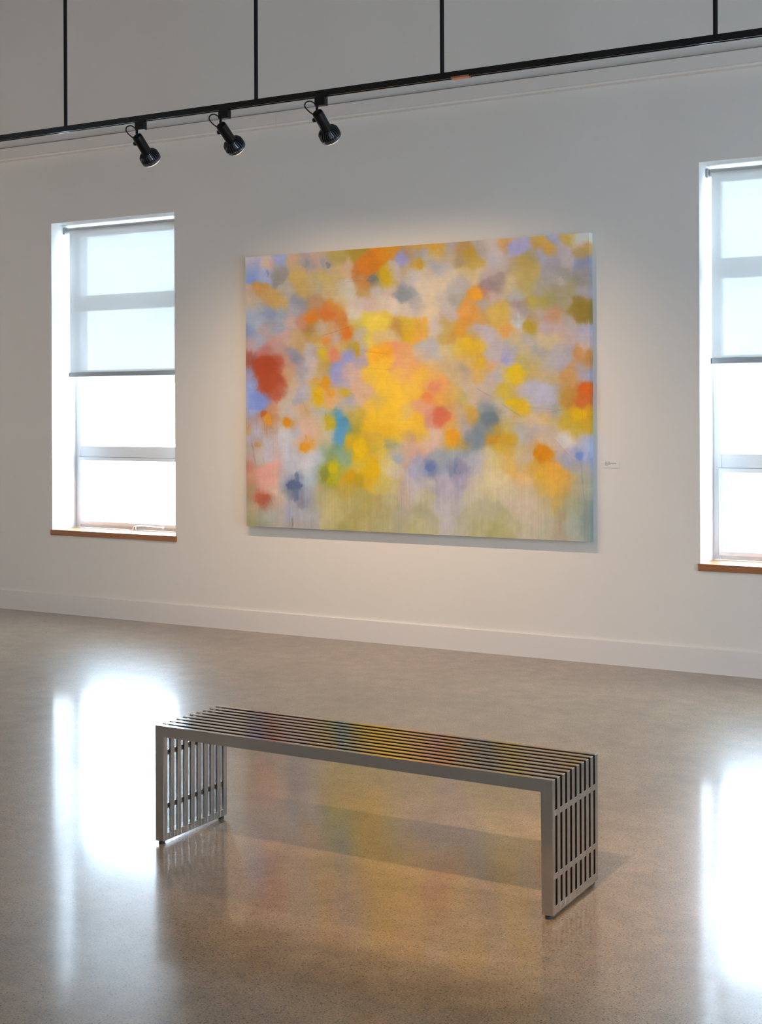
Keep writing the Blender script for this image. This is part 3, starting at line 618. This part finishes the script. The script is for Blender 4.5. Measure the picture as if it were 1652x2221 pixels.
# Firmer dabs on top: "tile x y radius_x radius_y hex strength"
DABS = '''0 720 840 42 34 d67c22 .8,0 870 785 60 38 cc7430 .7,0 1040 965 34 42 d87626 .7,0 860 1030 30 30 dc8a44 .7,0 820 1135 30 24 d2b024 .9,0 930 1140 34 44 dc8060 .6,0 1120 1110 26 62 b8941c .6,0 1380 450 42 60 cba412 .8,0 1240 350 90 80 d0761c .6,0 1200 520 50 60 c4803c .5,0 1270 480 40 26 6f7274 .6,0 1530 310 52 60 9896c4 .6,0 1545 620 80 40 888c92 .6,0 680 325 22 34 8a848a .7,0 830 320 26 36 94909a .6,0 880 340 14 26 7c7684 .7,0 330 425 12 22 7c82a0 .7,0 350 790 70 30 8a94ac .6,0 300 1250 110 80 aa4424 .7,0 1060 1160 40 56 9696cc .5,0 1310 880 110 60 e6c848 .5,0 1600 970 56 70 deaa28 .6,0 1370 1130 80 50 f2a824 .5,0 570 1170 36 50 8a8c9e .5,0 1340 290 70 60 d8841c .4,
1 530 597 50 46 e6a030 .95,1 450 740 82 62 e09a4a .7,1 390 925 56 46 da9838 .7,1 480 1030 76 56 e4b428 .7,1 1000 875 50 42 ba9a34 .8,1 40 330 26 56 c4962e .7,1 780 925 32 46 e2a258 .7,1 640 510 60 40 988284 .6,1 870 1270 52 42 e0bc1c .8,1 1465 750 84 90 8c7430 .6,1 1430 1110 40 46 c08a4a .6,1 1520 1150 40 50 be8444 .6,1 1160 190 38 60 bc9446 .6,1 890 195 76 44 a09cc8 .5,1 570 1200 44 54 d6aa34 .6,1 650 1240 60 30 e2aa66 .5,1 460 245 50 36 bc9434 .5,1 900 830 20 60 c8c6c6 .6,1 1270 480 26 22 b4aea4 .6,1 790 1170 36 50 a29cc4 .5,1 740 780 70 80 d6b052 .4,
2 320 100 110 100 ac4626 .6,2 410 230 36 60 b65a40 .6,2 250 290 80 80 7c8cce .7,2 210 130 30 50 8c98cc .6,2 850 130 30 50 dc9628 .8,2 790 250 40 56 e0b012 .7,2 905 210 36 30 e09a36 .7,2 510 480 28 46 d88a1e .95,2 672 690 46 40 dc962e .9,2 675 630 16 40 dc9e4c .6,2 340 450 26 40 d8922c .7,2 300 415 26 36 b85e34 .8,2 955 430 26 50 5c9cba .8,2 1000 490 40 60 5a94b8 .8,2 980 600 44 70 5e9cc2 .8,2 890 480 46 60 c0aa28 .7,2 1160 710 56 76 e8ba08 .8,2 1270 900 56 70 e8b604 .8,2 1060 970 44 50 cf9c14 .7,2 920 890 30 40 c8b20e .7,2 890 990 34 40 b4aa1c .7,2 840 950 40 60 84883a .6,2 570 1050 56 40 586688 .9,2 590 980 24 40 6a7594 .8,2 580 1130 22 46 6a7492 .8,2 630 1200 36 50 868296 .6,2 285 1170 66 40 c2583e .8,2 330 960 90 90 dea090 .4,2 1030 220 30 26 d0ac34 .7,2 230 675 24 24 b08c60 .8,2 1580 410 26 36 dcb878 .6,2 1500 800 34 40 a2abb4 .6,2 1430 690 60 16 a8a46c .5,2 155 550 22 28 b88e52 .7,2 1330 290 40 40 dab668 .5,2 1400 400 160 110 fdc634 .4,2 1470 200 150 120 fcc63a .4,2 690 850 60 34 ccc8cc .5,2 480 600 56 80 ccc8cc .5,2 350 620 20 90 b8a8ac .4,
3 210 370 60 66 dc6e50 .7,3 140 140 44 34 e88c66 .6,3 95 215 40 30 f08e50 .7,3 300 545 56 56 eca02a .8,3 1010 670 60 60 d48618 .9,3 600 400 60 60 717c84 .6,3 480 560 80 70 808c98 .5,3 1350 165 40 46 d06020 .8,3 1330 250 50 56 c8682e .6,3 1310 365 60 40 daac14 .7,3 770 265 56 26 e0ba18 .8,3 860 310 50 30 e2b626 .8,3 800 60 50 60 e2ba22 .6,3 1310 690 46 30 7088c6 .8,3 115 790 34 36 6c7aac .8,3 320 790 14 40 7a82a0 .7,3 970 190 110 90 b8b4c8 .5,3 770 560 50 50 cc9c2c .5,3 610 570 46 36 c8942a .5,3 1090 870 90 110 dca63c .4,3 1200 580 50 50 ccc6c4 .5,3 560 890 130 60 dcc89c .3,3 440 370 30 60 cca048 .5,3 700 180 24 60 d4b640 .6,3 1370 640 20 110 a4b4d8 .4'''
# Drips, scratches and dry-brush strokes: "tile x0 y0 x1 y1 halfwidth hex strength"
STROKES = '''0 1040 495 1170 490 2.5 6f5a48 .6,0 960 470 1110 465 2.5 a0684c .4,0 820 985 1080 900 3 7a5a3c .7,0 740 1090 880 1095 2.5 8a7a70 .6,0 1180 1120 1430 1150 2.5 a06c2a .6,0 1190 1270 1440 1290 2.5 b07c3a .5,0 1320 1150 1420 1230 2 b88838 .5,0 1050 1000 1110 1030 2 8c7c8c .5,
2 160 350 185 640 6 8a829c .5,2 185 640 225 880 7 7c7468 .6,2 232 420 234 590 4 8c88a4 .5,2 322 440 328 620 7 a8744c .5,2 352 440 356 600 5 b89070 .5,2 385 380 380 780 4 b8948a .5,2 412 440 422 700 4 b08c80 .5,2 300 470 306 560 4 b07040 .5,2 530 1230 528 1410 7 8a90ac .6,2 550 1330 552 1425 6 5c6478 .7,2 573 1330 575 1425 4 c0b4a8 .6,2 350 1150 380 1230 4 a86850 .5,2 265 1230 268 1400 4 98a088 .4,2 290 790 300 850 4 8a8a7c .5,2 1560 880 1545 1440 22 c0a090 .35,2 1520 940 1510 1420 8 a89c94 .4,2 1585 940 1590 1200 6 d8ccc4 .4,2 1540 1000 1530 1300 5 b09080 .4,2 1600 900 1605 1150 6 c49c90 .4,2 460 440 700 446 2 b0906c .4,2 640 300 700 420 3 8f7a68 .4,2 845 380 850 420 5 5a5a4a .5,2 870 350 950 370 3 7c7868 .4,
3 480 150 610 225 2.5 7c7468 .6,3 690 280 850 385 3 6c6654 .6,3 900 310 1190 330 3 8a8690 .5,3 960 340 1180 340 2.5 8a8690 .4,3 1060 350 1190 322 2.5 78747c .5,3 1100 290 1150 330 2.5 7c7884 .5,3 1330 290 1330 500 3 9c8428 .5,3 1165 370 1180 500 3 a89460 .5,3 1180 465 1330 465 2 a89448 .4,3 1090 540 1260 730 2.5 8c8484 .5,3 800 430 940 440 2 a89c80 .4,3 1320 740 1345 1060 5 7c8088 .55,3 1355 1000 1350 1370 10 7c8a80 .5,3 1375 1050 1372 1370 7 86928c .45,3 1180 1000 1165 1340 14 b08c68 .35,3 1140 1120 1150 1340 8 b49478 .4,3 170 830 190 1150 14 9c96a8 .4,3 215 850 225 1250 10 b0a4b4 .4,3 150 800 165 900 6 8c8c9c .5,3 300 620 305 720 5 b4b8bc .5,3 345 630 350 700 4 b4b8bc .4,3 375 630 372 720 5 b8bcc0 .4,3 320 720 318 830 6 78809c .5,3 260 880 268 1280 14 c4b8c0 .4,3 330 850 345 1000 10 9890a8 .4,3 415 840 400 960 10 a098b0 .3,3 540 640 535 900 8 a8a4a8 .35,3 1000 960 995 1250 10 c8b48c .35,3 1040 960 1040 1100 8 ccb490 .35,3 825 640 830 760 6 d4c08c .4,3 735 400 730 520 8 d4bc70 .4,3 355 825 362 827 5 4c4450 .7,3 330 1240 480 1235 2 9c9a80 .4,3 520 1290 690 1300 4 98925c .4'''

PX0, PX1, PZ0, PZ1, PD = -1.2857, 1.3474, 0.7692, 2.7120, 0.060

def srgb_lin(c):
    c = np.asarray(c, float)
    return np.where(c <= 0.04045, c / 12.92, ((c + 0.055) / 1.055) ** 2.4)
def hexrgb(h):
    return np.array([int(h[i:i+2], 16) / 255 for i in (0, 2, 4)])

def to_pixels(X, Y, Z):
    d = [X - CAM['loc'][0], Y - CAM['loc'][1], Z - CAM['loc'][2]]
    dot = lambda v_: d[0] * v_[0] + d[1] * v_[1] + d[2] * v_[2]
    zz = dot(F_)
    return IMG_W / 2 + CAM['f'] * dot(R_) / zz, IMG_H / 2 + CAM['cy'] - CAM['f'] * dot(U_) / zz

def value_noise(x, y, seed, octaves=3):
    rng = np.random.RandomState(seed)
    out = np.zeros_like(x); amp = 1.0; tot = 0.0
    for o in range(octaves):
        g_ = rng.rand(128, 128)
        xi = np.floor(x).astype(int); yi = np.floor(y).astype(int)
        fx = x - xi; fy = y - yi
        fx = fx * fx * (3 - 2 * fx); fy = fy * fy * (3 - 2 * fy)
        q = lambda a, b: g_[a % 128, b % 128]
        v_ = (q(xi, yi) * (1 - fx) + q(xi + 1, yi) * fx) * (1 - fy) + (q(xi, yi + 1) * (1 - fx) + q(xi + 1, yi + 1) * fx) * fy
        out += amp * (v_ - 0.5); tot += amp * 0.5
        x = x * 2.03 + 11.7; y = y * 2.03 + 5.1; amp *= 0.55
    return out / tot

def paint_colours(px, py):
    """colour (sRGB as it shows) of the canvas at photo pixel px, py (2-D arrays)"""
    wx_ = px + 9.0 * value_noise(px / 34, py / 34, 1, 4) + 2.4 * value_noise(px / 5, py / 7, 2, 2)
    wy_ = py + 10.0 * value_noise(px / 30, py / 40, 3, 4) + 2.8 * value_noise(px / 5, py / 9, 4, 2)
    num = np.zeros(px.shape + (3,)); den = np.zeros(px.shape)
    S = 9.0
    colx = px[px.shape[0] // 2]
    pts = []
    for (ox, oy, sc, txt) in TILES:
        for t in txt.split(','):
            a, b, h = t.split()
            pts.append((ox + float(a) * sc, oy + float(b) * sc, hexrgb(h)))
    for x, y, c in pts:
        sl = np.where(np.abs(colx - x) < 62)[0]
        if not len(sl): continue
        s_ = slice(sl[0], sl[-1] + 1)
        d2 = (wx_[:, s_] - x) ** 2 + (wy_[:, s_] - y) ** 2
        w = np.exp(-d2 / (2 * S * S)) + 2e-4 * np.exp(-d2 / (2 * 22.0 ** 2))
        num[:, s_] += w[..., None] * c; den[:, s_] += w
    img = num / np.maximum(den, 1e-9)[..., None]
    dx_ = px + 7.0 * value_noise(px / 16, py / 17, 5, 4) + 1.6 * value_noise(px / 4, py / 5, 6, 2)
    dy_ = py + 7.5 * value_noise(px / 15, py / 20, 7, 4) + 1.6 * value_noise(px / 4, py / 6, 8, 2)
    for t in DABS.replace('\n', '').split(','):
        if not t.strip(): continue
        k, a, b, rx, ry, h, al = t.split()
        ox, oy, sc, _ = TILES[int(k)]
        x, y, rx, ry = ox + float(a) * sc, oy + float(b) * sc, float(rx) * sc * 1.12, float(ry) * sc * 1.12
        q = np.sqrt(((dx_ - x) / rx) ** 2 + ((dy_ - y) / ry) ** 2)
        w = np.clip((1.22 - q) / 0.50, 0, 1); w = (w * w * (3 - 2 * w)) * min(1.0, float(al) * 1.05)
        img = img * (1 - w[..., None]) + hexrgb(h) * w[..., None]
    sx = px + 1.2 * value_noise(px / 9, py / 9, 9); sy = py
    grain = 0.6 + 0.4 * value_noise(px / 1.7, py / 6, 10, 2)
    for t in STROKES.replace('\n', '').split(','):
        if not t.strip(): continue
        k, x0, y0, x1, y1, hw, h, al = t.split()
        ox, oy, sc, _ = TILES[int(k)]
        x0, y0, x1, y1, hw = ox + float(x0) * sc, oy + float(y0) * sc, ox + float(x1) * sc, oy + float(y1) * sc, max(float(hw) * sc, 0.55)
        ex, ey = x1 - x0, y1 - y0
        tt = np.clip(((sx - x0) * ex + (sy - y0) * ey) / (ex * ex + ey * ey), 0, 1)
        dd = np.hypot(sx - x0 - tt * ex, sy - y0 - tt * ey)
        fade = np.clip(np.minimum(tt, 1 - tt) * 6 + 0.25, 0, 1)
        w = np.clip(1.4 - dd / hw, 0, 1) * float(al) * fade * np.clip(grain, 0, 1)
        img = img * (1 - w[..., None]) + hexrgb(h) * w[..., None]
    # bristle marks: faint upright streaks low on the canvas, sideways ones above
    low = np.clip((py - 850) / 250, 0, 1)
    st = value_noise(px / 3.0, py / 60, 11, 2) * low + value_noise(px / 40, py / 2.6, 12, 2) * (1 - low) * 0.6
    img = img * (1 + 0.035 * st + 0.02 * value_noise(px / 1.6, py / 1.6, 13, 2))[..., None]
    mottle = 0.035 * value_noise(px / 9, py / 11, 14, 4) + 0.04 * value_noise(px / 30, py / 38, 15, 3)
    grey = img @ np.array([0.3, 0.59, 0.11])
    img = grey[..., None] + (img - grey[..., None]) * (1.0 - 0.24 * np.clip((py - 1030) / 70, 0, 1))[..., None]
    img = img * (1 + mottle)[..., None] * np.array([0.97, 0.935, 0.90])
    return np.clip(img, 0.02, 1.0)

CANVAS_K = [      # red, green, blue light on the canvas, a polynomial across it
    [ 1.3665, 0.3733, -0.4339, -0.3870, -0.0980, -0.0620, -0.0712, 0.0384, 0.0519, -0.7720, -0.2811, 0.2803, 0.0185, 0.0413, 0.2046 ],
    [ 1.0761, 0.2692, -0.3086, -0.2763, -0.0703, -0.0296, -0.0538, 0.0297, 0.0422, -0.5423, -0.2038, 0.1953, 0.0134, 0.0303, 0.1443 ],
    [ 0.8147, 0.1719, -0.1901, -0.1763, -0.0532, 0.0014, -0.0345, 0.0202, 0.0303, -0.3339, -0.1285, 0.1210, 0.0063, 0.0203, 0.0826 ],
]
def canvas_light(X, Z):
    """how strongly the lamps and daylight fall on the canvas: divided out of the photographed colours to get the paint's own"""
    u = (X - (PX0 + PX1) / 2) / ((PX1 - PX0) / 2); w = (Z - (PZ0 + PZ1) / 2) / ((PZ1 - PZ0) / 2)
    terms = [u ** i * w ** j for i in range(5) for j in range(5) if i + j <= 4]
    return np.stack([sum(k * t for k, t in zip(CANVAS_K[c], terms)) for c in range(3)], -1)

def grid_mesh(name, xs, ys, zs, cols, nx, nz):
    """a sheet of nx by nz points with a colour for each"""
    verts = np.stack([xs, ys, zs], -1).reshape(-1, 3)
    idx = np.arange(nx * nz).reshape(nz, nx)
    quads = np.stack([idx[:-1, :-1], idx[:-1, 1:], idx[1:, 1:], idx[1:, :-1]], -1).reshape(-1, 4)
    me = bpy.data.meshes.new(name)
    me.vertices.add(len(verts)); me.vertices.foreach_set('co', verts.astype(np.float32).ravel())
    me.loops.add(quads.size); me.loops.foreach_set('vertex_index', quads.astype(np.int32).ravel())
    me.polygons.add(len(quads))
    me.polygons.foreach_set('loop_start', np.arange(0, quads.size, 4, dtype=np.int32))
    me.update(calc_edges=True)
    at_ = me.attributes.new('paint', 'FLOAT_COLOR', 'POINT')
    rgba = np.concatenate([cols.reshape(-1, 3), np.ones((len(verts), 1))], -1)
    at_.data.foreach_set('color', rgba.astype(np.float32).ravel())
    me.validate()
    return me

def paint_material():
    mt, nt, b = new_mat('oil_paint_on_canvas')
    L = nt.links.new
    at_ = N(nt, 'ShaderNodeAttribute'); at_.attribute_name = 'paint'
    tc = N(nt, 'ShaderNodeTexCoord')
    nz = N(nt, 'ShaderNodeTexNoise'); nz.inputs['Scale'].default_value = 260; nz.inputs['Detail'].default_value = 2
    L(tc.outputs['Object'], nz.inputs['Vector'])
    bp = N(nt, 'ShaderNodeBump'); bp.inputs['Strength'].default_value = 0.2; bp.inputs['Distance'].default_value = 0.001
    L(nz.outputs['Fac'], bp.inputs['Height']); L(bp.outputs['Normal'], b.inputs['Normal'])
    L(at_.outputs['Color'], b.inputs['Base Color'])
    b.inputs['Roughness'].default_value = 0.6
    b.inputs['Specular IOR Level'].default_value = 0.2
    return mt
M['paint'] = paint_material()

painting = tag(empty('painting', (0, 0, PZ0)), 'large abstract painting in yellow, orange and lavender on unframed canvas', 'painting')
NX, NZ = 680, 502
gx, gz = np.meshgrid(np.linspace(PX0, PX1, NX), np.linspace(PZ0, PZ1, NZ))
ppx, ppy = to_pixels(gx, np.full_like(gx, -PD), gz)
shown = paint_colours(ppx, ppy)
albedo = np.clip(srgb_lin(shown) / canvas_light(gx, gz), 0.015, 0.92)
me = grid_mesh('painted_face', gx, np.full_like(gx, -PD), gz - PZ0, albedo, NX, NZ)
link('painted_face', me, M['paint'], painting)
# the paint wraps over the edges of the stretched canvas
def side_strip(name, cols, P):
    """P: list of (front point, back point)"""
    n = len(P)
    xs_ = np.array([[p[0][0] for p in P], [p[1][0] for p in P]]); ys_ = np.array([[p[0][1] for p in P], [p[1][1] for p in P]]); zs_ = np.array([[p[0][2] for p in P], [p[1][2] for p in P]])
    cc = np.stack([cols, cols])
    return link(name, grid_mesh(name, xs_, ys_, zs_, cc, n, 2), M['paint'], painting)
zz = gz[:, 0] - PZ0; xx = gx[0]
side_strip('canvas_edge', albedo[:, 4], [((PX0, -PD, z), (PX0, -.004, z)) for z in zz][::-1])
side_strip('canvas_edge', albedo[:, -5], [((PX1, -PD, z), (PX1, -.004, z)) for z in zz])
side_strip('canvas_edge', albedo[4, :], [((x, -PD, 0), (x, -.004, 0)) for x in xx])
side_strip('canvas_edge', albedo[-5, :], [((x, -PD, PZ1 - PZ0), (x, -.004, PZ1 - PZ0)) for x in xx][::-1])
MB().box(PX0 + .001, PX1 - .001, -PD + .002, -.0005, .001, PZ1 - PZ0 - .001).build('stretcher', M['card'], painting)

# ---------------------------------------------------------------- the card beside the painting
card = tag(empty('wall_label', (1.4179, 0, 1.2350)), 'small white caption card on the wall right of the painting', 'label card')
MB().box(0, .1018, -.006, -.0004, 0, .0455).bevel(.0008).build('card', M['card'], card)
random.seed(4)
pm = MB()
def marks(z, h, x0, x1, words):
    """rows of print too small to read: short strokes set out like words"""
    x = x0
    for wl in words:
        end = x + wl
        while x < end - .0008:
            w = random.choice((.0008, .0011, .0014))
            hh = h * random.choice((.65, .7, 1.0))
            pm.box(x, min(x + w, x1), -.00625, -.0058, z, z + hh)
            x += w + .0006
        x += .0016
marks(.0345, .0034, .008, .046, (.016, .017))
marks(.0265, .0042, .008, .088, (.016, .012, .016, .010, .016))
marks(.0190, .0034, .008, .050, (.015, .020))
marks(.0125, .0034, .008, .032, (.010, .010))
pm.build('printed_lines', M['ink'], card)
